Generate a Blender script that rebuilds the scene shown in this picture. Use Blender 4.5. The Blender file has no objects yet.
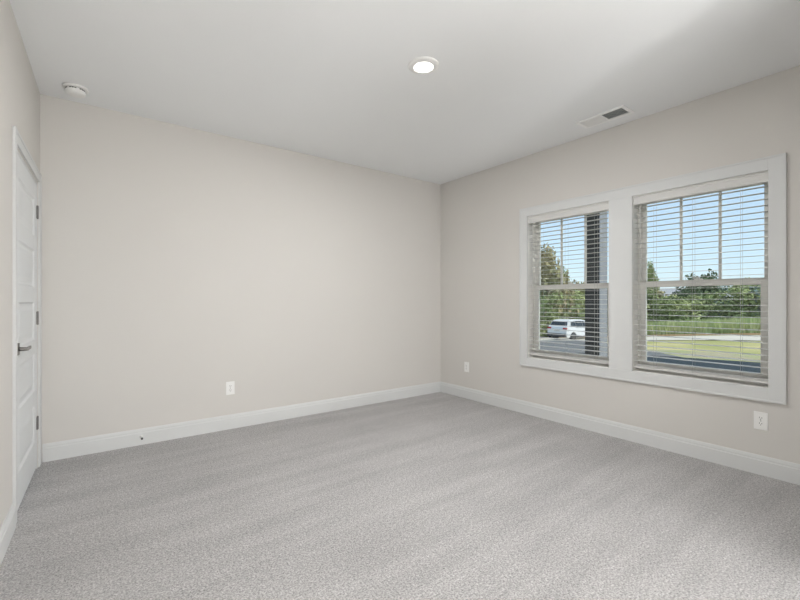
import bpy, bmesh, math, random
from mathutils import Vector, Matrix
C = bpy.data.collections.new('scene'); bpy.context.scene.collection.children.link(C)
S = bpy.context.scene
PI = math.pi

# ------------------------------------------------------------------ camera, sky, sun, exposure
CAM_H = 1.2019
cd = bpy.data.cameras.new('camera'); cam = bpy.data.objects.new('camera', cd); C.objects.link(cam)
cd.sensor_width = 36; cd.lens = 414 / 800 * 36; cd.shift_y = 0.7 / 800; cd.clip_end = 1000; cd.clip_start = 0.02
cam.location = (0, 0, CAM_H); cam.rotation_euler = (PI / 2, 0, -math.radians(36.8))
S.camera = cam
S.view_settings.view_transform = 'Standard'; S.view_settings.look = 'None'
S.view_settings.exposure = 0.15; S.view_settings.gamma = 1; S.view_settings.use_curve_mapping = False
S.render.film_transparent = False

w = bpy.data.worlds.new('sky'); S.world = w; w.use_nodes = True
nt = w.node_tree; bg = nt.nodes['Background']
sky = nt.nodes.new('ShaderNodeTexSky'); sky.sky_type = 'NISHITA'; sky.sun_disc = False
sky.sun_elevation = math.radians(50); sky.sun_rotation = math.radians(215); sky.air_density = 1.0; sky.dust_density = 0.6; sky.ozone_density = 1.0
hs = nt.nodes.new('ShaderNodeHueSaturation'); hs.inputs['Saturation'].default_value = 0.72; hs.inputs['Value'].default_value = 1.0
nt.links.new(sky.outputs[0], hs.inputs['Color']); mixc = nt.nodes.new('ShaderNodeMix'); mixc.data_type = 'RGBA'; mixc.inputs['Factor'].default_value = .6
mixc.inputs['B'].default_value = (.52 / .17, .73 / .17, .93 / .17, 1)      # thin haze evening out the blue
nt.links.new(hs.outputs[0], mixc.inputs['A']); nt.links.new(mixc.outputs['Result'], bg.inputs[0])
SKY = 0.17
bg.inputs[1].default_value = SKY

def light(name, kind, loc, rot, energy, color=(1, 1, 1), **k):
    d = bpy.data.lights.new(name, kind); d.energy = energy; d.color = color
    for a, b in k.items(): setattr(d, a, b)
    o = bpy.data.objects.new(name, d); C.objects.link(o); o.location = loc; o.rotation_euler = rot
    return o
sd = Vector((0.42, -0.60, 1.0)).normalized()       # towards the sun: high, slanting across the window wall
light('sun', 'SUN', (0, 0, 30), sd.to_track_quat('Z', 'Y').to_euler(), 3.2, (1, .95, .86), angle=0.009)
FILL_LOW, FILL_TALL = 106.0, 22.0   # radiance of the two unseen globes added behind the camera as fill light
LAMP_MAIN = 28.0      # W of the visible downlight

# ------------------------------------------------------------------ materials
def mat(name, col, rough=.5, metal=0, spec=.5, noise=None, bump=None, **k):
    m = bpy.data.materials.new(name); m.use_nodes = True
    n = m.node_tree.nodes; l = m.node_tree.links; b = n['Principled BSDF']
    b.inputs['Base Color'].default_value = (*col, 1); b.inputs['Roughness'].default_value = rough
    b.inputs['Metallic'].default_value = metal; b.inputs['Specular IOR Level'].default_value = spec
    tc = n.new('ShaderNodeTexCoord')
    if noise:      # (scale, second colour, lo, hi)
        t = n.new('ShaderNodeTexNoise'); t.inputs['Scale'].default_value = noise[0]; t.inputs['Detail'].default_value = 4
        l.new(tc.outputs['Object'], t.inputs['Vector'])
        r = n.new('ShaderNodeMapRange'); r.inputs['From Min'].default_value = noise[2]; r.inputs['From Max'].default_value = noise[3]
        l.new(t.outputs['Fac'], r.inputs['Value'])
        x = n.new('ShaderNodeMix'); x.data_type = 'RGBA'
        x.inputs['A'].default_value = (*col, 1); x.inputs['B'].default_value = (*noise[1], 1)
        l.new(r.outputs[0], x.inputs['Factor']); l.new(x.outputs['Result'], b.inputs['Base Color'])
    if bump:       # (scale, strength, distance)
        t = n.new('ShaderNodeTexNoise'); t.inputs['Scale'].default_value = bump[0]; t.inputs['Detail'].default_value = 3
        l.new(tc.outputs['Object'], t.inputs['Vector'])
        p = n.new('ShaderNodeBump'); p.inputs['Strength'].default_value = bump[1]; p.inputs['Distance'].default_value = bump[2]
        l.new(t.outputs['Fac'], p.inputs['Height']); l.new(p.outputs[0], b.inputs['Normal'])
    return m
M = {}
M['wall'] = mat('wall_paint', (.69, .668, .632), .85, spec=.2, noise=(1.2, (.68, .658, .623), .3, .7), bump=(180, .05, .001))
M['ceiling'] = mat('ceiling_paint', (.895, .905, .905), .9, spec=.15, noise=(1.5, (.885, .895, .895), .3, .7), bump=(150, .05, .001))
M['trim'] = mat('trim_paint', (.71, .718, .71), .55, spec=.25, noise=(3, (.70, .708, .70), .3, .7))
M['door'] = mat('door_paint', (.75, .76, .76), .5, spec=.3, noise=(3, (.76, .78, .785), .3, .7))
M['vinyl'] = mat('window_vinyl', (.90, .89, .85), .4, noise=(3, (.88, .87, .83), .3, .7))
M['blind'] = mat('blind_slat', (.70, .695, .67), .5, noise=(4, (.68, .675, .655), .3, .7))
M['cord'] = mat('blind_cord', (.62, .62, .60), .8, noise=(60, (.55, .55, .53), .3, .7))
M['plate'] = mat('white_plastic', (.90, .895, .875), .35, noise=(5, (.89, .885, .865), .3, .7))
M['vent'] = mat('vent_enamel', (.94, .94, .93), .35, noise=(5, (.93, .93, .92), .3, .7))
M['slot'] = mat('dark_slot', (.03, .03, .03), .6, noise=(20, (.05, .05, .05), .3, .7))
M['metal'] = mat('brushed_nickel', (.24, .23, .21), .38, 1, noise=(40, (.24, .23, .22), .3, .7))
M['hinge'] = mat('hinge_metal', (.22, .21, .20), .45, 1, noise=(40, (.15, .15, .14), .3, .7))
M['rubber'] = mat('dark_rubber', (.05, .05, .05), .6, noise=(30, (.07, .07, .07), .3, .7))
M['ventdark'] = mat('vent_shadow_metal', (.26, .29, .29), .7, noise=(30, (.20, .23, .23), .3, .7))
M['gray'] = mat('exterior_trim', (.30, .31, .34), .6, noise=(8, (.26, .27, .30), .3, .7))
M['dark_ground'] = mat('dark_ground', (.03, .042, .052), .9, spec=.1, noise=(2.5, (.045, .058, .066), .3, .7))
M['drive'] = mat('worn_driveway', (.13, .14, .15), .9, spec=.1, noise=(1.2, (.20, .19, .18), .3, .7))
M['concrete'] = mat('pale_concrete', (.62, .57, .49), .9, spec=.2, noise=(1.2, (.54, .50, .43), .3, .7))
M['dirt'] = mat('bare_dirt', (.40, .33, .25), .95, spec=.1, noise=(.8, (.33, .34, .17), .35, .65))
M['straw'] = mat('brown_verge', (.30, .16, .09), .95, spec=.1, noise=(3, (.30, .24, .12), .35, .65))
M['siding'] = mat('lap_siding', (.55, .53, .50), .7, noise=(4, (.50, .49, .46), .3, .7))
M['shingle'] = mat('roof_shingle', (.42, .42, .43), .9, noise=(6, (.36, .36, .37), .3, .7))
M['carwhite'] = mat('car_paint', (.75, .75, .75), .25, noise=(2, (.73, .73, .74), .3, .7))
M['carglass'] = mat('car_glass', (.03, .04, .05), .08, noise=(2, (.04, .05, .06), .3, .7))
M['carblack'] = mat('car_trim_black', (.04, .04, .045), .6, noise=(5, (.06, .06, .06), .3, .7))
M['carred'] = mat('tail_lamp_red', (.45, .03, .03), .25, noise=(5, (.35, .02, .02), .3, .7))
M['bark'] = mat('bark', (.10, .075, .055), .9, noise=(12, (.06, .045, .035), .35, .65), bump=(20, .5, .02))
M['housewall'] = mat('pale_house_siding', (.68, .68, .66), .8, noise=(3, (.62, .62, .60), .3, .7))

def leafmat(name, a, b):
    m = mat(name, a, .7, spec=.2, noise=(.55, b, .38, .62))
    m.node_tree.nodes['Principled BSDF'].inputs['Transmission Weight'].default_value = 0
    return m
M['leaf_mid'] = leafmat('leaf_mid_green', (.23, .30, .12), (.41, .44, .20))
M['leaf_dark'] = leafmat('leaf_dark_green', (.09, .14, .085), (.16, .21, .11))
M['leaf_light'] = leafmat('leaf_light_green', (.38, .46, .20), (.56, .57, .28))
M['leaf_brown'] = leafmat('leaf_olive_brown', (.32, .31, .16), (.50, .40, .24))
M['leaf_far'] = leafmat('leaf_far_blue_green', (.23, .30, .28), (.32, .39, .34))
M['grass'] = mat('lawn', (.33, .33, .13), .95, spec=.1, noise=(.35, (.50, .44, .22), .4, .6))
M['tallgrass'] = mat('tall_grass_blade', (.46, .54, .24), .9, spec=.1, noise=(.5, (.62, .64, .34), .4, .6))

# glass
g = bpy.data.materials.new('window_glass'); g.use_nodes = True
n = g.node_tree.nodes; l = g.node_tree.links; n.remove(n['Principled BSDF'])
tr = n.new('ShaderNodeBsdfTransparent'); tr.inputs[0].default_value = (.95, .97, .97, 1)
gl = n.new('ShaderNodeBsdfGlossy'); gl.inputs['Roughness'].default_value = .02
fr = n.new('ShaderNodeFresnel'); fr.inputs[0].default_value = 1.3
mx = n.new('ShaderNodeMixShader'); l.new(fr.outputs[0], mx.inputs[0]); l.new(tr.outputs[0], mx.inputs[1]); l.new(gl.outputs[0], mx.inputs[2])
l.new(mx.outputs[0], n['Material Output'].inputs[0]); M['glass'] = g
# lamp lens
g = bpy.data.materials.new('lamp_lens'); g.use_nodes = True
n = g.node_tree.nodes; l = g.node_tree.links; b = n['Principled BSDF']
b.inputs['Base Color'].default_value = (.9, .9, .88, 1)
b.inputs['Emission Color'].default_value = (1, .96, .90, 1); b.inputs['Emission Strength'].default_value = 3.0
M['lens'] = g
# carpet
def carpet():
    m = bpy.data.materials.new('carpet'); m.use_nodes = True
    n = m.node_tree.nodes; l = m.node_tree.links; b = n['Principled BSDF']
    b.inputs['Roughness'].default_value = .95; b.inputs['Specular IOR Level'].default_value = .05
    b.inputs['Sheen Weight'].default_value = .15
    tc = n.new('ShaderNodeTexCoord')
    def noise(scale, detail, rough=.5, vec=None):
        t = n.new('ShaderNodeTexNoise'); t.inputs['Scale'].default_value = scale; t.inputs['Detail'].default_value = detail
        t.inputs['Roughness'].default_value = rough
        l.new(vec or tc.outputs['Object'], t.inputs['Vector']); return t.outputs['Fac']
    def mr(v, a, bb, c, d):
        r = n.new('ShaderNodeMapRange'); r.inputs['From Min'].default_value = a; r.inputs['From Max'].default_value = bb
        r.inputs['To Min'].default_value = c; r.inputs['To Max'].default_value = d; l.new(v, r.inputs['Value']); return r.outputs[0]
    def mul(a, bb):
        x = n.new('ShaderNodeMath'); x.operation = 'MULTIPLY'; l.new(a, x.inputs[0]); l.new(bb, x.inputs[1]); return x.outputs[0]
    # vacuum tracks: broad soft streaks running across the room
    def mapped(rot, sc):
        mp = n.new('ShaderNodeMapping'); mp.inputs['Rotation'].default_value = (0, 0, rot); mp.inputs['Scale'].default_value = sc
        l.new(tc.outputs['Object'], mp.inputs['Vector']); return mp.outputs[0]
    s1 = mr(noise(1.0, 1, .4, mapped(math.radians(22), (.7, 4.6, 1))), .40, .60, .965, 1.03)
    s2 = mr(noise(1.0, 1, .4, mapped(math.radians(-48), (.8, 9.0, 1))), .42, .58, .965, 1.03)
    blot = mr(noise(2.2, 3, .6), .35, .65, .96, 1.04)
    tuft = mr(noise(120, 4, .8), .36, .64, .45, 1.42)
    clump = mr(noise(45, 3, .7), .35, .65, .88, 1.12)
    v = mul(mul(mul(s1, s2), blot), mul(tuft, clump))
    c = n.new('ShaderNodeMix'); c.data_type = 'RGBA'; c.blend_type = 'MULTIPLY'; c.inputs['Factor'].default_value = 1
    c.inputs['A'].default_value = (.485, .472, .465, 1); l.new(v, c.inputs['B']); l.new(c.outputs['Result'], b.inputs['Base Color'])
    p = n.new('ShaderNodeBump'); p.inputs['Strength'].default_value = .6; p.inputs['Distance'].default_value = .008
    l.new(noise(170, 3, .7), p.inputs['Height']); l.new(p.outputs[0], b.inputs['Normal'])
    return m
M['carpet'] = carpet()

# dark stacked-brick post material
def brick():
    m = mat('dark_post_brick', (.03, .033, .035), .8, spec=.2)
    n = m.node_tree.nodes; l = m.node_tree.links
    t = n.new('ShaderNodeTexBrick'); tc = n.new('ShaderNodeTexCoord')
    mp = n.new('ShaderNodeMapping'); mp.inputs['Rotation'].default_value = (PI / 2, 0, 0)
    l.new(tc.outputs['Object'], mp.inputs[0]); l.new(mp.outputs[0], t.inputs['Vector'])
    t.inputs['Color1'].default_value = (.030, .033, .036, 1); t.inputs['Color2'].default_value = (.05, .052, .055, 1)
    t.inputs['Mortar'].default_value = (.12, .12, .12, 1); t.inputs['Scale'].default_value = 5
    l.new(t.outputs['Color'], n['Principled BSDF'].inputs['Base Color']); return m

# ------------------------------------------------------------------ mesh helpers
def bx(bm, x0, x1, y0, y1, z0, z1, rot=None, bevel=0):
    vs = [bm.verts.new((x, y, z)) for x in (x0, x1) for y in (y0, y1) for z in (z0, z1)]
    fs = [bm.faces.new([vs[i] for i in f]) for f in ((0, 1, 3, 2), (4, 6, 7, 5), (0, 4, 5, 1), (2, 3, 7, 6), (0, 2, 6, 4), (1, 5, 7, 3))]
    if rot: bmesh.ops.transform(bm, matrix=rot, verts=vs)
    if bevel:
        es = list({e for f in fs for e in f.edges})
        bmesh.ops.bevel(bm, geom=es, offset=bevel, segments=2, affect='EDGES', profile=.6)
def lathe(bm, prof, loc=(0, 0, 0), axis='Z', seg=40, cap=True):
    """prof: list of (r, h); revolved round axis."""
    rings = []
    R = {'Z': Matrix.Identity(3), 'X': Matrix.Rotation(PI / 2, 3, 'Y'), 'Y': Matrix.Rotation(-PI / 2, 3, 'X')}[axis]
    for r, h in prof:
        rings.append([bm.verts.new(R @ Vector((r * math.cos(2 * PI * k / seg), r * math.sin(2 * PI * k / seg), h)) + Vector(loc)) for k in range(seg)])
    for a, b in zip(rings, rings[1:]):
        for k in range(seg):
            f = bm.faces.new((a[k], a[(k + 1) % seg], b[(k + 1) % seg], b[k])); f.smooth = True
    if cap:
        bm.faces.new(rings[0][::-1]); bm.faces.new(rings[-1])
def prism(bm, pts, fn, d0, d1):
    """closed outline pts (a,b); fn(a,b,d)->xyz; extruded from d0 to d1"""
    A = [bm.verts.new(fn(a, b, d0)) for a, b in pts]; B = [bm.verts.new(fn(a, b, d1)) for a, b in pts]
    bm.faces.new(A[::-1]); bm.faces.new(B)
    for i in range(len(pts)):
        j = (i + 1) % len(pts); bm.faces.new((A[i], A[j], B[j], B[i]))
def obj(name, bm, m, parent=None, smooth=False, bevel=0):
    bmesh.ops.recalc_face_normals(bm, faces=bm.faces)
    me = bpy.data.meshes.new(name); bm.to_mesh(me); bm.free()
    for x in (m if isinstance(m, (list, tuple)) else [m]): me.materials.append(x)
    o = bpy.data.objects.new(name, me); C.objects.link(o)
    if parent: o.parent = parent
    if bevel:
        md = o.modifiers.new('bevel', 'BEVEL'); md.width = bevel; md.segments = 2; md.limit_method = 'ANGLE'
    return o
def empty(name, loc=(0, 0, 0), rz=0):
    o = bpy.data.objects.new(name, None); C.objects.link(o); o.location = loc; o.rotation_euler = (0, 0, rz); o.empty_display_size = .1
    return o
def tag(o, label=None, cat=None, group=None, kind=None):
    if label: o['label'] = label
    if cat: o['category'] = cat
    if group: o['group'] = group
    if kind: o['kind'] = kind
    return o
def struct(o, label, cat): return tag(o, label, cat, kind='structure')
B = bmesh.new
def copy_tree(o, parent=None):
    c = o.copy(); C.objects.link(c); c.parent = parent
    for ch in list(o.children): copy_tree(ch, c)
    return c

# ------------------------------------------------------------------ room shell
H = 2.74; XR = 3.712; YB = 4.067; XL0 = -.299; YN = -2.8; T = .19; SL = .028; FX = 2.35
LX = lambda y: XL0 - SL * (YB - y)         # the left wall runs slightly out of square
# floor
bm = B(); bx(bm, -.75, XR + T, YN - .1, YB + .12, -.12, 0)
struct(obj('floor', bm, M['carpet']), 'light grey cut-pile carpet covering the whole bedroom floor', 'floor')
bm = B(); bx(bm, -.75, XR + T, YN - .1, YB + .12, H, H + .12)
struct(obj('ceiling', bm, M['ceiling']), 'flat white painted ceiling', 'ceiling')
bm = B(); bx(bm, XL0 - .45, XR, YB, YB + .12, 0, H)
struct(obj('wall_back', bm, M['wall']), 'plain greige wall facing the camera on the left', 'wall')
bm = B(); bx(bm, -.75, 3.0, YN - .1, YN, 0, H); bx(bm, FX, XR, -.04, .08, 0, H)  # unseen near wall, its opening shaped to keep light off the right side
bx(bm, FX, FX + .12, YN, -.04, 0, H)
struct(obj('wall_front', bm, M['wall']), 'unseen greige walls behind the camera with a wide opening shaped for the light', 'wall')
# windows in right wall
WZ0, WZ1 = .600, 2.094
W1 = (1.835, 2.705); W2 = (.752, 1.645)
bm = B()
bx(bm, XR, XR + T, -.3, W2[0], 0, H); bx(bm, XR, XR + T, W2[1], W1[0], 0, H); bx(bm, XR, XR + T, W1[1], YB + .12, 0, H)
for a, b in (W1, W2):
    bx(bm, XR, XR + T, a, b, 0, WZ0); bx(bm, XR, XR + T, a, b, WZ1, H)
struct(obj('wall_right', bm, M['wall']), 'greige wall with the double window', 'wall')
# left wall with door opening, own frame: local x into room, local y = towards corner, s = -y
DS0, DS1, DH = .118, 1.012, 2.052       # door opening
LROT = -math.atan(SL)
def left(o): o.location = (XL0, YB, 0); o.rotation_euler = (0, 0, LROT); return o
bm = B()
bx(bm, -.12, 0, -DS0, .12, 0, H); bx(bm, -.12, 0, -DS1, -DS0, DH, H); bx(bm, -.12, 0, -(YB - YN) - .1, -DS1, 0, H)
struct(left(obj('wall_left', bm, M['wall'])), 'greige wall with the panelled door', 'wall')

# baseboards (profiled)
BH = .133
prof = [(0, 0), (.0145, 0), (.0145, BH - .034), (.0110, BH - .030), (.0110, BH - .018), (.008, BH - .008), (.005, BH), (0, BH)]
bm = B(); prism(bm, prof, lambda a, b, d: (d, YB - a, b), XL0 + .014, XR)
struct(obj('baseboard_back', bm, M['trim']), 'white baseboard along the back wall', 'baseboard')
bm = B(); prism(bm, prof, lambda a, b, d: (XR - a, d, b), .095, YB - .0145)
struct(obj('baseboard_right', bm, M['trim']), 'white baseboard under the double window', 'baseboard')
bm = B(); prism(bm, prof, lambda a, b, d: (a, d, b), -(YB - YN), -DS1 - .0765)
struct(left(obj('baseboard_left', bm, M['trim'])), 'white baseboard beside the door', 'baseboard')
bm = B(); prism(bm, prof, lambda a, b, d: (d, .08 + a, b), FX, XR)
struct(obj('baseboard_front', bm, M['trim']), 'white baseboard behind the camera', 'baseboard')

# window casing (picture-framed, one run round both windows with a flat mull)
CW = .092
bm = B()
y0, y1, z0, z1 = W2[0] + .004, W1[1] - .004, WZ0 + .002, WZ1 - .002
x0, x1 = XR - .016, XR
def ring(bm, ya, yb, za, zb, wdt, xa, xb):
    bx(bm, xa, xb, ya - wdt, ya, za - wdt, zb + wdt); bx(bm, xa, xb, yb, yb + wdt, za - wdt, zb + wdt)
    bx(bm, xa, xb, ya, yb, zb, zb + wdt); bx(bm, xa, xb, ya, yb, za - wdt, za)
ring(bm, y0, y1, z0, z1, CW, x0, x1)
ring(bm, y0 - CW + .014, y1 + CW - .014, z0 - CW + .014, z1 + CW - .014, .014, x0 - .006, x0)   # raised outer bead
bx(bm, x0, x1, W2[1] - .004, W1[0] + .004, z0, z1)
struct(obj('trim_1', bm, M['trim'], bevel=.002), 'white flat casing framing both windows with a wide centre mull', 'window casing')

# door casing
bm = B(); cw = .07
for a, b in ((-DS0 + .006, -DS0 + .006 + cw), (-DS1 - cw - .006, -DS1 - .006)):
    bx(bm, 0, .010, a, b, 0, DH + .006)
bx(bm, 0, .010, -DS1 - cw - .006, -DS0 + .006 + cw, DH + .006, DH + .006 + cw)
bx(bm, .010, .013, -DS1 - cw - .006, -DS1 - cw + .012, 0, DH + cw + .006); bx(bm, .010, .013, -DS0 + cw - .012, -DS0 + cw + .006, 0, DH + cw + .006)
bx(bm, .010, .013, -DS1 - cw + .012, -DS0 + cw - .012, DH + cw - .012, DH + cw + .006)
struct(left(obj('trim_2', bm, M['trim'], bevel=.002)), 'white casing around the door', 'door casing')
bm = B()
bx(bm, -.12, -.0035, -DS0 - .019, -DS0, 0, DH); bx(bm, -.12, -.0035, -DS1, -DS1 + .019, 0, DH); bx(bm, -.12, -.0035, -DS1 + .019, -DS0 - .019, DH - .019, DH)
struct(left(obj('trim_3', bm, M['trim'])), 'white door jamb lining', 'door jamb')

# ------------------------------------------------------------------ door
dr = left(empty('door_1')); struct(dr, 'white five-panel door closed in the left wall', 'door')
a0, a1 = -(DS1 - .022), -(DS0 + .022); zb, zt = .018, DH - .022
xf = -.004; th = .035
rails = [zb, zb + .20]; ph = (zt - zb - .20 - .12 - .4) / 5
z = zb + .20; panels = []
for k in range(5): panels.append((z, z + ph)); z += ph + .10
st = .11
bm = B()
bx(bm, xf - th, xf, a0, a0 + st, zb, zt); bx(bm, xf - th, xf, a1 - st, a1, zb, zt)
zz = zb
for (p0, p1) in panels + [(zt, zt)]:
    bx(bm, xf - th, xf, a0 + st, a1 - st, zz, p0); zz = p1
for (p0, p1) in panels:      # recessed field with a bevelled raised centre
    ya, yb = a0 + st, a1 - st
    def loop(i, x): return [bm.verts.new((x, y, z)) for y, z in ((ya + i, p0 + i), (yb - i, p0 + i), (yb - i, p1 - i), (ya + i, p1 - i))]
    L = [loop(0, xf), loop(.012, xf - .009), loop(.030, xf - .009), loop(.055, xf - .003)]
    for P, Q in zip(L, L[1:]):
        for i in range(4): j = (i + 1) % 4; bm.faces.new((P[i], P[j], Q[j], Q[i]))
    bm.faces.new(L[-1])
obj('door_slab', bm, M['door'], dr)
# lever handle
ys, zs = -.932, .93
bm = B(); bx(bm, xf, xf + .009, ys - .033, ys + .033, zs - .033, zs + .033, bevel=.003)
hd = obj('door_handle', bm, M['metal'], dr); hd['label'] = 'brushed nickel lever handle'
bm = B(); lathe(bm, [(.013, 0), (.011, .01), (.010, .042)], (xf + .008, ys, zs), 'X', 20)
bx(bm, xf + .038, xf + .050, ys - .012, ys + .11, zs - .009, zs + .009, bevel=.004)
obj('lever', bm, M['metal'], hd)
for zc in (1.835, 1.078, .328):
    bm = B(); lathe(bm, [(.0065, -.048), (.0075, -.045), (.0075, .045), (.0065, .048)], (xf + .003, a1 + .002, zc), 'Z', 14)
    bx(bm, xf, xf + .0035, a1 - .022, a1 - .002, zc - .044, zc + .044)
    bx(bm, -.0035, -.0005, a1 + .006, a1 + .021, zc - .044, zc + .044)
    hg = obj('hinge', bm, M['hinge'], dr); hg['label'] = 'dark nickel butt hinge'

# ------------------------------------------------------------------ windows
def window(name, W, label):
    r = empty(name, (XR, 0, 0)); struct(r, label, 'window')
    ya, yb = W; za, zb = WZ0, WZ1; X0, X1 = .088, .165
    # extension jambs
    bm = B(); 
    bx(bm, .0005, X0, ya, ya + .006, za, zb); bx(bm, .0005, X0, yb - .006, yb, za, zb)
    bx(bm, .0005, X0, ya + .006, yb - .006, za, za + .006); bx(bm, .0005, X0, ya + .006, yb - .006, zb - .006, zb)
    obj('jamb_lining', bm, M['vinyl'], r)
    bm = B(); f = .024
    bx(bm, X0, X1, ya, ya + f, za, zb); bx(bm, X0, X1, yb - f, yb, za, zb)
    bx(bm, X0, X1, ya + f, yb - f, za, za + f); bx(bm, X0, X1, ya + f, yb - f, zb - f, zb)
    for yy, s in ((ya + f, 1), (yb - f, -1)):    # parting stop between the tracks
        bx(bm, X0 + .036, X0 + .041, min(yy, yy + s * .008), max(yy, yy + s * .008), za + f, zb - f)
    obj('window_frame', bm, M['vinyl'], r, bevel=.0015)
    def sash(nm, xa, xb, z0, z1, stile, rb, rt, mull):
        bm = B(); y0, y1 = ya + f + .001, yb - f - .001
        bx(bm, xa, xb, y0, y0 + stile, z0, z1); bx(bm, xa, xb, y1 - stile, y1, z0, z1)
        bx(bm, xa, xb, y0 + stile, y1 - stile, z0, z0 + rb); bx(bm, xa, xb, y0 + stile, y1 - stile, z1 - rt, z1)
        o = obj(nm, bm, M['vinyl'], r, bevel=.002)
        xm = (xa + xb) / 2
        bm = B(); bx(bm, xm - .002, xm + .002, y0 + stile, y1 - stile, z0 + rb, z1 - rt); obj('glass_pane', bm, M['glass'], o)
        if mull:
            for k in (1, 2):
                yc = y0 + stile + (y1 - y0 - 2 * stile) * k / 3
                bm = B(); bx(bm, xm - .007, xm - .0025, yc - .009, yc + .009, z0 + rb, z1 - rt); bx(bm, xm + .0025, xm + .007, yc - .009, yc + .009, z0 + rb, z1 - rt); obj('muntin', bm, M['vinyl'], o)
        return o
    sash('upper_sash', X0 + .043, X0 + .071, 1.318, zb - f, .030, .045, .035, True)
    lo = sash('lower_sash', X0 + .004, X0 + .034, za + f, 1.366, .042, .060, .050, False)
    bm = B(); yc = (ya + yb) / 2
    bx(bm, X0 + .008, X0 + .030, yc - .028, yc + .028, 1.366, 1.374, bevel=.002); lathe(bm, [(.010, 0), (.009, .012)], (X0 + .019, yc, 1.373), 'Z', 14)
    bx(bm, X0 + .012, X0 + .020, yc - .006, yc + .034, 1.377, 1.385, bevel=.002)
    obj('sash_lock', bm, M['vinyl'], lo)
    return r
window('window_1', W1, 'farther window of the pair, with the parked car beyond it')
window('window_2', W2, 'nearer window of the pair, with lawn and shrubs beyond it')

# ------------------------------------------------------------------ blinds
PIT = .0434
def blind(W, label):
    ya, yb = W; yc = (ya + yb) / 2; hw = (yb - ya) / 2 - .008
    r = empty('window_blind', (XR + .042, yc, WZ1)); tag(r, label, 'blind', 'white slatted blinds in the two windows')
    zt = -.006
    bm = B(); bx(bm, -.020, .030, -hw, hw, zt - .045, zt, bevel=.002); obj('headrail', bm, M['blind'], r)
    bm = B()
    prism(bm, [(-.034, 0), (-.042, -.006), (-.042, -.014), (-.038, -.020), (-.038, -.054), (-.042, -.060), (-.042, -.070), (-.036, -.076), (-.028, -.076), (-.028, 0)], lambda a, b, d: (a, d, b + zt + .0035), -hw - .001, hw + .001)
    obj('valance', bm, M['blind'], r)
    zlow = .693 - WZ1; me = None; k = 0
    z = zlow
    while z < zt - .085:
        if me is None:
            bm = B(); n = 6; d = .025
            top = [(-d + 2 * d * i / n, .0008 * (1 - (2 * i / n - 1) ** 2)) for i in range(n + 1)]
            out = top + [(a, b - .0018) for a, b in reversed(top)]
            prism(bm, out, lambda a, b, dd: (a, dd, b), -hw, hw)
            o = obj('slat', bm, M['blind'], r); me = o.data
        else:
            o = bpy.data.objects.new('slat', me); C.objects.link(o); o.parent = r
        o.location = (0, 0, z); o.rotation_euler = (0, math.radians(-1.5), 0)
        z += PIT; k += 1
    zr = .630 - WZ1
    bm = B(); bx(bm, -.025, .025, -hw, hw, zr, zr + .016, bevel=.003); obj('bottom_rail', bm, M['blind'], r)
    bm = B()
    for i in range(3): bx(bm, -.025, .025, -hw, hw, zr + .0175 + i * .0045, zr + .0205 + i * .0045)
    for yy in (-.285, .01, .285):
        bm2 = B()
        for xx in (-.0265, .0265): lathe(bm2, [(.0009, zr + .016), (.0009, zt - .03)], (xx, yy, 0), 'Z', 6)
        obj('ladder_cord', bm2, M['cord'], r)
    o = obj('slat', bm, M['blind'], r); o['label'] = 'surplus slats stacked on the bottom rail'
    return r
b1 = blind(W1, 'white horizontal-slat blind lowered in the farther window, in front of the parked car')
b2 = blind(W2, 'white horizontal-slat blind lowered in the nearer window, in front of the lawn')
# tilt wand on farther blind, cord on nearer blind
bm = B(); lathe(bm, [(.003, 0), (.003, .62), (.002, .64)], (-.034, W1[1] - (W1[0] + W1[1]) / 2 - .06, -.72), 'Z', 8)
obj('tilt_wand', bm, M['blind'], b1)
bm = B(); lathe(bm, [(.003, 0), (.003, .62), (.002, .64)], (-.034, W2[1] - (W2[0] + W2[1]) / 2 - .06, -.72), 'Z', 8)
obj('tilt_wand', bm, M['blind'], b2)

# ------------------------------------------------------------------ ceiling fixtures
def downlight(loc, label, watts):
    r = empty('ceiling_light', loc); tag(r, label, 'light')
    bm = B(); lathe(bm, [(.101, 0), (.101, -.003), (.092, -.008), (.068, -.0135), (.064, -.0135), (.064, -.009)], cap=False, seg=64)
    obj('trim_ring', bm, M['plate'], r)
    bm = B(); lathe(bm, [(.0642, -.009), (.0642, -.0125), (.05, -.0135), (.0005, -.014)], cap=True, seg=64)
    obj('lens', bm, M['lens'], r)
    d = bpy.data.lights.new('lamp', 'AREA'); d.shape = 'DISK'; d.size = .12; d.energy = watts; d.color = (.985, .99, 1)
    o = bpy.data.objects.new('lamp', d); C.objects.link(o); o.parent = r; o.location = (0, 0, -.018)
    return r
downlight((1.745, 2.075, H), 'lit round recessed downlight in the white ceiling', LAMP_MAIN)
def fill_globe(x, y, z, rad, strength, label):  # unseen globe lights added to brighten the room
    r = empty('fill_lamp', (x, y, 0)); tag(r, label, 'lamp')
    bm = B(); lathe(bm, [(.13, 0), (.13, .015), (.02, .03), (.012, .04)], seg=32); obj('base', bm, M['metal'], r)
    bm = B(); lathe(bm, [(.010, .035), (.010, z - rad - .03), (.03, z - rad - .02), (.03, z - rad + .005)], seg=16); obj('pole', bm, M['metal'], r)
    bm = B(); lathe(bm, [(rad * math.sin(t) + .0005, z + rad * math.cos(t)) for t in [PI * (i + .5) / 24 for i in range(24)]], seg=40)
    gm = M['lens'].copy(); gm.name = 'fill_glow'; q = gm.node_tree.nodes['Principled BSDF'].inputs
    q['Emission Strength'].default_value = strength; q['Emission Color'].default_value = (.985, .99, 1, 1)
    obj('glow_globe', bm, gm, r)
fill_globe(1.55, -2.05, .60, .18, FILL_LOW, 'short globe lamp added unseen behind the camera as fill light')
fill_globe(1.75, -.6, 1.3, .20, FILL_TALL, 'tall globe lamp added unseen behind the camera as fill light')

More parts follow.
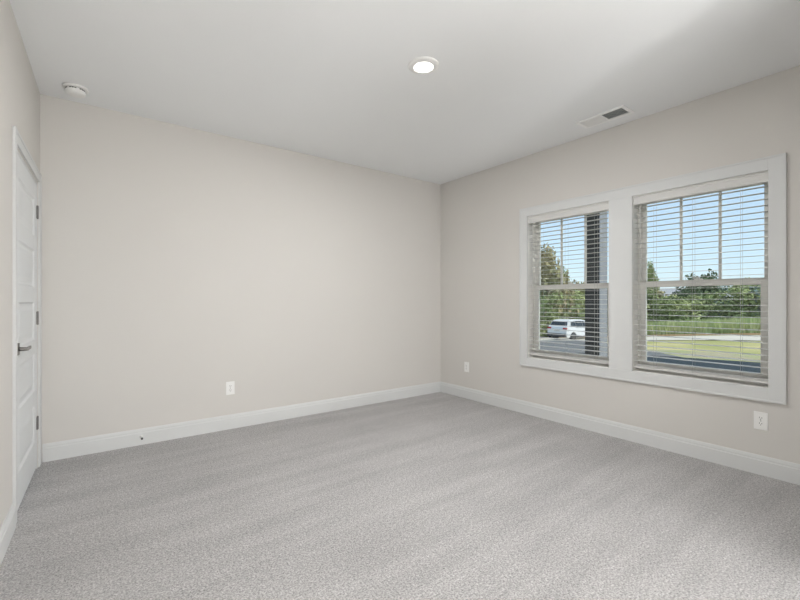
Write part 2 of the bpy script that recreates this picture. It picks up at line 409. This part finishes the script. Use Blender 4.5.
r = empty('smoke_detector', (-.085, 3.80, H)); tag(r, 'round white smoke detector on the ceiling above the back left corner', 'smoke detector')
bm = B(); lathe(bm, [(.076, 0), (.076, -.009), (.073, -.013), (.062, -.0135)], seg=48); obj('base_plate', bm, M['plate'], r)
bm = B(); lathe(bm, [(.054, -.012), (.058, -.019), (.060, -.036), (.055, -.048), (.040, -.054), (.0005, -.055)], seg=48); bd = obj('detector_body', bm, M['plate'], r)
bm = B()
for k in range(24):
    if k % 4 == 3: continue
    bx(bm, .0562, .0596, -.0055, .0055, -.0235, -.018, rot=Matrix.Rotation(2 * PI * k / 24, 4, 'Z'))
obj('sensor_slots', bm, M['slot'], bd)

r = empty('ceiling_vent', (3.444, 1.752, H)); tag(r, 'white rectangular air register on the ceiling in front of the double window', 'vent')
hx, hy, fw = .096, .203, .028
bm = B()
for (xa, xb, ya, yb) in ((-hx, -hx + fw, -hy, hy), (hx - fw, hx, -hy, hy), (-hx + fw, hx - fw, -hy, -hy + fw), (-hx + fw, hx - fw, hy - fw, hy), (-hx + fw, hx - fw, -.006, .006)):
    bx(bm, xa, xb, ya, yb, -.010, 0)
obj('frame', bm, M['vent'], r, bevel=.003)
bm = B(); bx(bm, -hx + fw, hx - fw, -hy + fw, hy - fw, -.0006, 0); obj('backing', bm, M['ventdark'], r)
nsl = 13
for half, tilt in ((1, -40), (-1, 40)):
    for k in range(nsl):
        yc = half * (.006 + (hy - fw - .006) * (k + .5) / nsl)
        bm = B(); bx(bm, -hx + fw, hx - fw, -.0060, .0060, -.0005, .0005, rot=Matrix.Translation((0, yc, -.0055)) @ Matrix.Rotation(math.radians(tilt), 4, 'X'))
        obj('louvre', bm, M['plate'], r)

# ------------------------------------------------------------------ outlets
def outlet(label, loc, rz):
    r = empty('wall_outlet', loc, rz); tag(r, label, 'outlet', 'white wall outlets above the baseboards')
    # local: +x along wall, -y into room
    bm = B(); bx(bm, -.038, .038, -.006, 0, -.061, .061, bevel=.0025); obj('cover_plate', bm, M['plate'], r)
    for s in (1, -1):
        bm = B(); zc = s * .0195
        pts = [(.0165 * math.cos(t), max(-.0135, min(.0135, .0175 * math.sin(t)))) for t in [2 * PI * i / 28 for i in range(28)]]
        prism(bm, pts, lambda a, b, d: (a, d, zc + b), -.0085, -.006)
        rc = obj('receptacle', bm, M['plate'], r)
        bm = B()
        bx(bm, -.0078, -.0052, -.0090, -.0084, zc - .001, zc + .008); bx(bm, .0052, .0078, -.0090, -.0084, zc - .001, zc + .007)
        lathe(bm, [(.0026, -.0006), (.0026, 0)], (0, -.0084, zc - .0075), 'Y', 12)
        obj('slots', bm, M['slot'], rc)
    bm = B(); lathe(bm, [(.003, -.0012), (.0032, 0)], (0, -.006, 0), 'Y', 12); obj('screw', bm, M['metal'], r)
outlet('white duplex outlet on the back wall, right of the door stop', (1.052, YB, .382), 0)
outlet('white duplex outlet under the near end of the double window', (XR, .797, .372), -PI / 2)
outlet('small-looking white duplex outlet close to the far room corner', (XR, 3.588, .386), -PI / 2)

# door stop
r = empty('door_stop', (.339, YB - .0145, .072)); tag(r, 'small door stop with a dark tip sticking out of the back baseboard', 'door stop')
bm = B(); lathe(bm, [(.012, 0), (.012, -.003), (.007, -.008)], axis='Y', seg=20); obj('mounting_base', bm, M['plate'], r)
bm = B(); pr = []
for k in range(40): pr.append((.0055 + .0015 * (k % 2), -.008 - k * .0014))
lathe(bm, pr, axis='Y', seg=16); obj('spring', bm, M['plate'], r)
bm = B(); lathe(bm, [(.0075, -.063), (.0085, -.066), (.0085, -.076), (.006, -.079)], axis='Y', seg=16); obj('rubber_tip', bm, M['rubber'], r)

# ------------------------------------------------------------------ outdoors
def gz(x, y):
    q = y - 5; sp = q if q > 6 else (0 if q < -6 else (q + 6) ** 2 / 24)
    sp = min(sp, 60)
    return -.5 - .012 * (min(x, 70) - 6) - .086 * sp + max(0, x - 90) * .02
def strip(name, x0, x1, y0, y1, m, label, cat, lift=0.0, wig=0, kind='structure', seed=1):
    rnd = random.Random(seed); bm = B(); nx = max(2, int((x1 - x0) / 2) + 1); ny = int((y1 - y0) / 2) + 1
    ph = rnd.random() * 9; V = []
    for i in range(nx + 1):
        row = []
        for j in range(ny + 1):
            x = x0 + (x1 - x0) * i / nx; y = y0 + (y1 - y0) * j / ny
            e = wig * (math.sin(y * .31 + ph + i) + .5 * math.sin(y * .83 + ph))
            xx = x + (e if i in (0, nx) else 0)
            row.append(bm.verts.new((xx, y, gz(xx, y) + lift)))
        V.append(row)
    for i in range(nx):
        for j in range(ny): bm.faces.new((V[i][j], V[i + 1][j], V[i + 1][j + 1], V[i][j + 1]))
    return tag(obj(name, bm, m), label, cat, kind=kind)
strip('lawn_ground', 3.95, 150, -70, 130, M['grass'], 'yellow-green mown lawn outside the windows', 'ground')
strip('dark_strip', 10.5, 16.4, -60, 70, M['dark_ground'], 'dark blue-grey strip of ground running past the house', 'road', .03, .15)  # even near-black blue-grey ground strip
strip('dirt_verge', 15.6, 19.5, -60, 70, M['dirt'], 'patchy bare soil beyond the dark ground strip', 'ground', .02, .5, seed=3)
strip('concrete_road', 28.8, 35.5, -60, 90, M['concrete'], 'pale concrete road beyond the lawn', 'road', .03, .35, seed=4)
strip('brown_verge', 36.5, 40.5, -60, 90, M['straw'], 'reddish brown dry verge along the far side of the pale road', 'ground', .02, .4, seed=5)

bm = B(); pts = [(16.2, 5.5), (16.2, 13.5), (29.0, 23.5), (29.0, 16.5)]; N = 12; V = []
for i in range(N + 1):
    a = Vector(pts[0]).lerp(Vector(pts[3]), i / N); b = Vector(pts[1]).lerp(Vector(pts[2]), i / N)
    V.append([bm.verts.new((q.x, q.y, gz(q.x, q.y) + .04)) for q in [a.lerp(b, j / N) for j in range(N + 1)]])
for i in range(N):
    for j in range(N): bm.faces.new((V[i][j], V[i + 1][j], V[i + 1][j + 1], V[i][j + 1]))
tag(obj('driveway', bm, M['drive']), 'grey driveway leading out to the parked car', 'driveway', kind='structure')

# porch roof and post, exterior eave
bm = B(); bx(bm, XR + T, 6.6, 3.1, 9.0, 2.86, 3.0)
struct(obj('trim_4', bm, M['vinyl']), 'white porch roof slab outside, resting on the dark post', 'porch roof')
bm = B(); bx(bm, XR + T, 6.5, -4.0, 3.6, -.62, -.36)
struct(obj('porch_floor', bm, M['concrete']), 'pale concrete porch floor outside the windows', 'porch floor')
r = empty('porch_post', (6.11, 3.236, -.36)); tag(r, 'dark square porch post outside the farther window', 'post')
bm = B(); bx(bm, -.11, .11, -.108, .108, 0, 3.22, bevel=.004); obj('shaft', bm, brick(), r)
bm = B(); bx(bm, -.12, -.1, -.104, .104, .001, .30); bx(bm, -.125, .125, -.123, .123, 0, .16, bevel=.005); obj('base_trim', bm, M['gray'], r)
bm = B(); bx(bm, -.108, .108, -.122, -.109, .17, 3.21); t = obj('lit_side', bm, M['gray'], r); t['label'] = 'side of the post with its sunlight put into a lighter blue-grey colour'  # lighter grey layer stands in for sunlight on this face of the post

# ---- foliage
def tree_mesh(name, seed, n_leaf, leaf, shape, lumps):
    """crown in unit box: radius ~1, height 0..2 ; leaf cards on and inside lumps"""
    rnd = random.Random(seed); bm = B(); L = []
    for k in range(lumps):
        t = rnd.random(); z = .25 + 1.6 * t
        if shape == 'cone': rr = max(.12, 1.0 * (1 - t) ** .8)
        elif shape == 'round': rr = math.sqrt(max(.05, 1 - (z / 1.0 - 1) ** 2)) * .8
        else: rr = .85 * (1 - .35 * t)
        a = rnd.random() * 2 * PI; q = rr * math.sqrt(rnd.random())
        L.append((Vector((q * math.cos(a), q * math.sin(a), z)), .18 + .22 * rnd.random()))
    for k in range(n_leaf):
        c, s = rnd.choice(L)
        d = Vector((rnd.gauss(0, 1), rnd.gauss(0, 1), rnd.gauss(0, 1))).normalized()
        p = c + d * s * (.55 + .5 * rnd.random())
        nrm = (d + Vector((rnd.gauss(0, .5), rnd.gauss(0, .5), rnd.gauss(0, .5) + .3))).normalized()
        u = nrm.orthogonal().normalized()
        ang = rnd.random() * 6.3; v = nrm.cross(u); uu = u * math.cos(ang) + v * math.sin(ang); vv = nrm.cross(uu)
        sz = leaf * (.6 + .8 * rnd.random())
        q = [p + uu * sz, p + vv * sz * .6 + nrm * sz * .15, p - uu * sz, p - vv * sz * .6 + nrm * sz * .15]
        bm.faces.new([bm.verts.new(x) for x in q])
    me = bpy.data.meshes.new(name); bm.to_mesh(me); bm.free(); return me
FM = {}
for sh, nl, lf, lu in (('cone', 5200, .055, 70), ('round', 4800, .06, 60), ('bush', 4200, .065, 55)):
    for sd_ in (1, 2, 3): FM[sh, sd_] = tree_mesh('foliage_' + sh, sd_ * 7 + len(sh), nl, lf, sh, lu)
def trunk_mesh():
    bm = B(); lathe(bm, [(.06, 0), (.045, .3), (.035, .8), (.012, 1.5)], seg=9)
    for k in range(7):
        a = k * 2.4; z = .35 + .15 * k; d = Vector((math.cos(a), math.sin(a), .9)).normalized(); p = Vector((0, 0, z)); q = p + d * (.6 - .04 * k)
        u = d.orthogonal().normalized(); v = d.cross(u)
        A = [bm.verts.new(p + (u * math.cos(t) + v * math.sin(t)) * .02) for t in (0, 2.1, 4.2)]
        E = [bm.verts.new(q + (u * math.cos(t) + v * math.sin(t)) * .006) for t in (0, 2.1, 4.2)]
        for i in range(3): bm.faces.new((A[i], A[(i + 1) % 3], E[(i + 1) % 3], E[i]))
    me = bpy.data.meshes.new('trunk'); bm.to_mesh(me); bm.free(); me.materials.append(M['bark']); return me
TR = trunk_mesh()
FC = {}
def plant(kind, px, x, radius, height, shape, sd_, m, label, cat, group=None):
    """stands on the ground at distance x, in the direction of picture column px"""
    a = (px - 400) / 414; yaw = math.radians(36.8)
    y = x * (math.cos(yaw) - a * math.sin(yaw)) / (math.sin(yaw) + a * math.cos(yaw))
    r = empty(kind, (x, y, gz(x, y) - .05), sd_ * 1.3 + px); tag(r, label, cat, group)
    key = (shape, sd_ % 3 + 1, m)
    if key not in FC:
        me = FM[shape, sd_ % 3 + 1].copy(); me.materials.clear(); me.materials.append(M[m]); FC[key] = me
    f = bpy.data.objects.new('foliage', FC[key]); C.objects.link(f); f.parent = r; f.scale = (radius, radius, height / 2.05)
    t = bpy.data.objects.new('trunk', TR); C.objects.link(t); t.parent = r; t.scale = (height / 2.2,) * 2 + (height / 2.1,)
    return r
# left window group, t ~ 45 m
plant('tree', 545, 39, 3.6, 9.8, 'cone', 1, 'leaf_brown', 'tallest tree, olive-brown and tapering, behind the parked white car', 'tree')
plant('tree', 559, 41, 2.9, 7.6, 'cone', 2, 'leaf_mid', 'mid-green tree just right of the tallest tree', 'tree')
SH = 'green shrubs massed behind the parked car'
for i, (px, x, rr, h, m) in enumerate(((538, 38, 2.2, 5.2, 'leaf_dark'), (550, 37, 1.9, 4.4, 'leaf_mid'), (562, 39, 2.0, 4.9, 'leaf_light'), (571, 42, 2.2, 5.2, 'leaf_mid'), (580, 40, 2.1, 4.6, 'leaf_light'), (590, 41, 2.2, 5.0, 'leaf_mid'), (602, 41, 2.2, 5.0, 'leaf_dark'), (529, 37, 2.2, 6, 'leaf_mid'), (566, 46, 2.6, 6.2, 'leaf_mid'), (584, 48, 2.6, 6.4, 'leaf_brown'))):
    plant('shrub', px, x, rr, h, 'bush', i, m, {'leaf_dark': 'dark green shrub in the mass behind the parked car', 'leaf_mid': 'mid-green shrub in the mass behind the parked car', 'leaf_light': 'pale green shrub in the mass behind the parked car', 'leaf_brown': 'olive-brown shrub at the back of the mass behind the parked car'}[m], 'shrub', {'leaf_dark': 'dark ', 'leaf_mid': 'mid ', 'leaf_light': 'pale ', 'leaf_brown': 'olive '}[m] + SH)
# right window: shrub belt at 50-60 m
GR = 'shrubs in the belt beyond the tall grass'
rnd = random.Random(5)
belt = [(640, 52, 2.7, 6.2, 'leaf_mid'), (651, 54, 2.9, 6.0, 'leaf_brown'), (661, 53, 2.2, 4.7, 'leaf_light'), (668, 50, 1.9, 4.4, 'leaf_mid'), (676, 52, 2.2, 4.6, 'leaf_dark'),
        (684, 51, 2.1, 3.9, 'leaf_light'), (692, 53, 2.3, 4.6, 'leaf_mid'), (701, 52, 2.4, 4.4, 'leaf_light'), (710, 53, 2.3, 4.7, 'leaf_mid'), (719, 53, 2.4, 3.7, 'leaf_far'),
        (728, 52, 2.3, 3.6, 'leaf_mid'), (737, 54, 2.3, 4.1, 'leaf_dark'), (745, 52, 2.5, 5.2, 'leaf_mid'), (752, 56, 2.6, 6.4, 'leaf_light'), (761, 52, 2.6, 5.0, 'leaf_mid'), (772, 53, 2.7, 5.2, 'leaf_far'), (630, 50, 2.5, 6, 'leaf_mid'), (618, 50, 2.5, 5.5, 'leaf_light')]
nm = {'leaf_dark': 'dark green', 'leaf_mid': 'mid-green', 'leaf_light': 'pale yellow-green', 'leaf_brown': 'olive-brown', 'leaf_far': 'blue-green'}
for i, (px, x, rr, h, m) in enumerate(belt):
    plant('shrub', px, x, rr, h * .86, 'bush', i + 1, m, nm[m] + ' shrub in the belt beyond the tall grass, nearer window', 'shrub', nm[m] + ' ' + GR)
# taller dark trees behind
plant('tree', 687, 64, 3.2, 6.2, 'round', 1, 'leaf_dark', 'dark evergreen at the left of the dark pair behind the shrub belt', 'tree')
plant('tree', 703, 66, 2.6, 7.5, 'round', 2, 'leaf_dark', 'dark evergreen whose tip shows just above the meeting rail', 'tree')
plant('tree', 650, 60, 2.0, 9.0, 'cone', 0, 'leaf_mid', 'loose mid-green tree at the left edge of the nearer window, its twigs above the rail', 'tree')
# far wood on the rise
FG = 'distant blue-green trees along the horizon'
rnd = random.Random(11)
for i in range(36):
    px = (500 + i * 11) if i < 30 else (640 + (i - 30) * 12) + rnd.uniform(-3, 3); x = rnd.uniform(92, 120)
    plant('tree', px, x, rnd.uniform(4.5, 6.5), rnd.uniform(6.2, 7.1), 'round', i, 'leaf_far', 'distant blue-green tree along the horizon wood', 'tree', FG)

# distant houses between the belt and the far wood
def house(px, x, wd, zt, label):
    a = (px - 400) / 414; yaw = math.radians(36.8)
    y = x * (math.cos(yaw) - a * math.sin(yaw)) / (math.sin(yaw) + a * math.cos(yaw))
    z = gz(x, y); h = zt - z
    r = empty('house', (x, y, z), .2); tag(r, label, 'house')
    bm = B(); bx(bm, -2.5, 2.5, -wd / 2, wd / 2, 0, h - 1.3); obj('wall', bm, M['housewall'], r)
    bm = B(); prism(bm, [(-2.9, h - 1.4), (0, h), (2.9, h - 1.4), (2.9, h - 1.55), (-2.9, h - 1.55)], lambda a, b, d: (a, d, b), -wd / 2 - .4, wd / 2 + .4); obj('roof', bm, M['shingle'], r)
    for k in (-1, 1):
        bm = B(); bx(bm, -2.54, -2.49, k * wd / 4 - .5, k * wd / 4 + .5, h - 3.2, h - 1.9); obj('window', bm, M['carglass'], r)
house(725, 78, 4.2, 2.3, 'small pale house showing between trees in the nearer window, centre right')
house(665, 76, 3.5, 3.2, 'small pale house showing between trees at the left of the nearer window')

# tall grass band
def grass_band(name, x0, x1, y0, y1, n, h0, h1, m, label):
    rnd = random.Random(8); bm = B()
    for k in range(n):
        x = rnd.uniform(x0, x1); y = rnd.uniform(y0, y1); z = gz(x, y); h = rnd.uniform(h0, h1); wd = rnd.uniform(.05, .12)
        a = rnd.random() * PI; c, s = math.cos(a) * wd, math.sin(a) * wd; lx, ly = rnd.gauss(0, .15), rnd.gauss(0, .15)
        A = bm.verts.new((x - c, y - s, z)); D = bm.verts.new((x + c, y + s, z)); E = bm.verts.new((x + lx, y + ly, z + h))
        bm.faces.new((A, D, E))
    return tag(obj(name, bm, m), label, 'grass', kind='stuff')
grass_band('tall_grass', 40.5, 50, 3, 44, 26000, .6, 1.35, M['tallgrass'], 'tall pale green grass growing beyond the brown verge')

# ------------------------------------------------------------------ car (SUV), forward = +x
cx, cy = 30.3, 18.35
r = empty('car', (cx, cy + .93, gz(cx + 2, cy + 1) + .035)); tag(r, 'white sport utility vehicle parked outside, seen through the farther blind from behind', 'car'); r.rotation_euler = (0, 0, -.12); r.scale = (1, 1, 1.0)
# body side outline (x from rear 0 to front 4.5)
side = [(.05, .35), (0, .60), (.02, .95), (.10, 1.12), (.22, 1.2), (.40, 1.55), (.62, 1.64), (1.2, 1.69), (2.1, 1.67), (2.55, 1.58), (3.15, 1.12), (3.6, 1.05), (4.25, .93), (4.45, .78), (4.5, .45), (4.4, .28),
        (4.05, .26), (3.98, .48), (3.82, .64), (3.62, .70), (3.42, .64), (3.26, .48), (3.19, .26), (1.31, .26), (1.24, .48), (1.08, .64), (.88, .70), (.68, .64), (.52, .48), (.45, .26), (.15, .28)]
bm = B()
def hw(z): return .93 if z < 1.0 else .93 - (z - 1.0) * .30
A = [bm.verts.new((a, -hw(b), b)) for a, b in side]; D = [bm.verts.new((a, hw(b), b)) for a, b in side]
bm.faces.new(A); bm.faces.new(D[::-1])
for i in range(len(side)): j = (i + 1) % len(side); bm.faces.new((A[i], D[i], D[j], A[j]))
bmesh.ops.triangulate(bm, faces=[f for f in bm.faces if len(f.verts) > 4])
obj('body', bm, M['carwhite'], r, bevel=.03)
bm = B(); q = [(.215, 1.19, .80), (.215, 1.19, -.80), (.395, 1.53, -.70), (.395, 1.53, .70)]
A = [bm.verts.new((x - .03, y, z + .01)) for x, z, y in q]; D = [bm.verts.new((x + .02, y, z - .02)) for x, z, y in q]
bm.faces.new(A); bm.faces.new(D[::-1])
for i in range(4): bm.faces.new((A[i], A[(i + 1) % 4], D[(i + 1) % 4], D[i]))
obj('rear_windshield', bm, M['carglass'], r)
for s in (-1, 1):
    for pts in ([(.62, 1.18), (.72, 1.5), (1.15, 1.56), (1.2, 1.15)], [(1.28, 1.15), (1.25, 1.57), (2.0, 1.56), (2.05, 1.13)], [(2.13, 1.13), (2.08, 1.56), (2.5, 1.48), (2.95, 1.12)]):
        bm = B(); prism(bm, pts, lambda a, b, d: (a, s * (hw(b) + d), b), -.01, .012); obj('side_window', bm, M['carglass'], r)
    bm = B(); bx(bm, -.02, .10, s * .60 - .02 if s > 0 else -.94, .94 if s > 0 else -.60, .93, 1.06, bevel=.01)
    t = obj('tail_light', bm, M['carred'], r); t['label'] = 'red tail light'
    bm = B(); bx(bm, .45, 4.0, s * .93 - .02, s * .93 + .02, .25, .36); obj('sill_cladding', bm, M['carblack'], r)
    for xw in (.88, 3.62):
        bm = B(); lathe(bm, [(.20, -.11), (.31, -.11), (.345, -.07), (.345, .07), (.31, .11), (.20, .11)], (xw, s * .82, .345), 'Y', 28)
        wh = obj('wheel', bm, M['carblack'], r)
        bm = B(); o_ = s * .115
        lathe(bm, [(.21, 0), (.205, .004 * s), (.05, .012 * s)], (xw, s * .82 + o_, .345), 'Y', 20); obj('hub_cap', bm, M['metal'], wh)
    bm = B(); bx(bm, 2.55, 2.72, s * .93 if s > 0 else -1.10, 1.10 if s > 0 else -.93, 1.08, 1.22, bevel=.02); obj('wing_mirror', bm, M['carwhite'], r)
bm = B(); bx(bm, -.06, .14, -.90, .90, .30, .58, bevel=.03); t = obj('rear_bumper', bm, M['carblack'], r); t['label'] = 'dark grey lower bumper'
bm = B(); bx(bm, -.03, .03, -.26, .26, .76, .90); t = obj('licence_plate', bm, M['siding'], r)
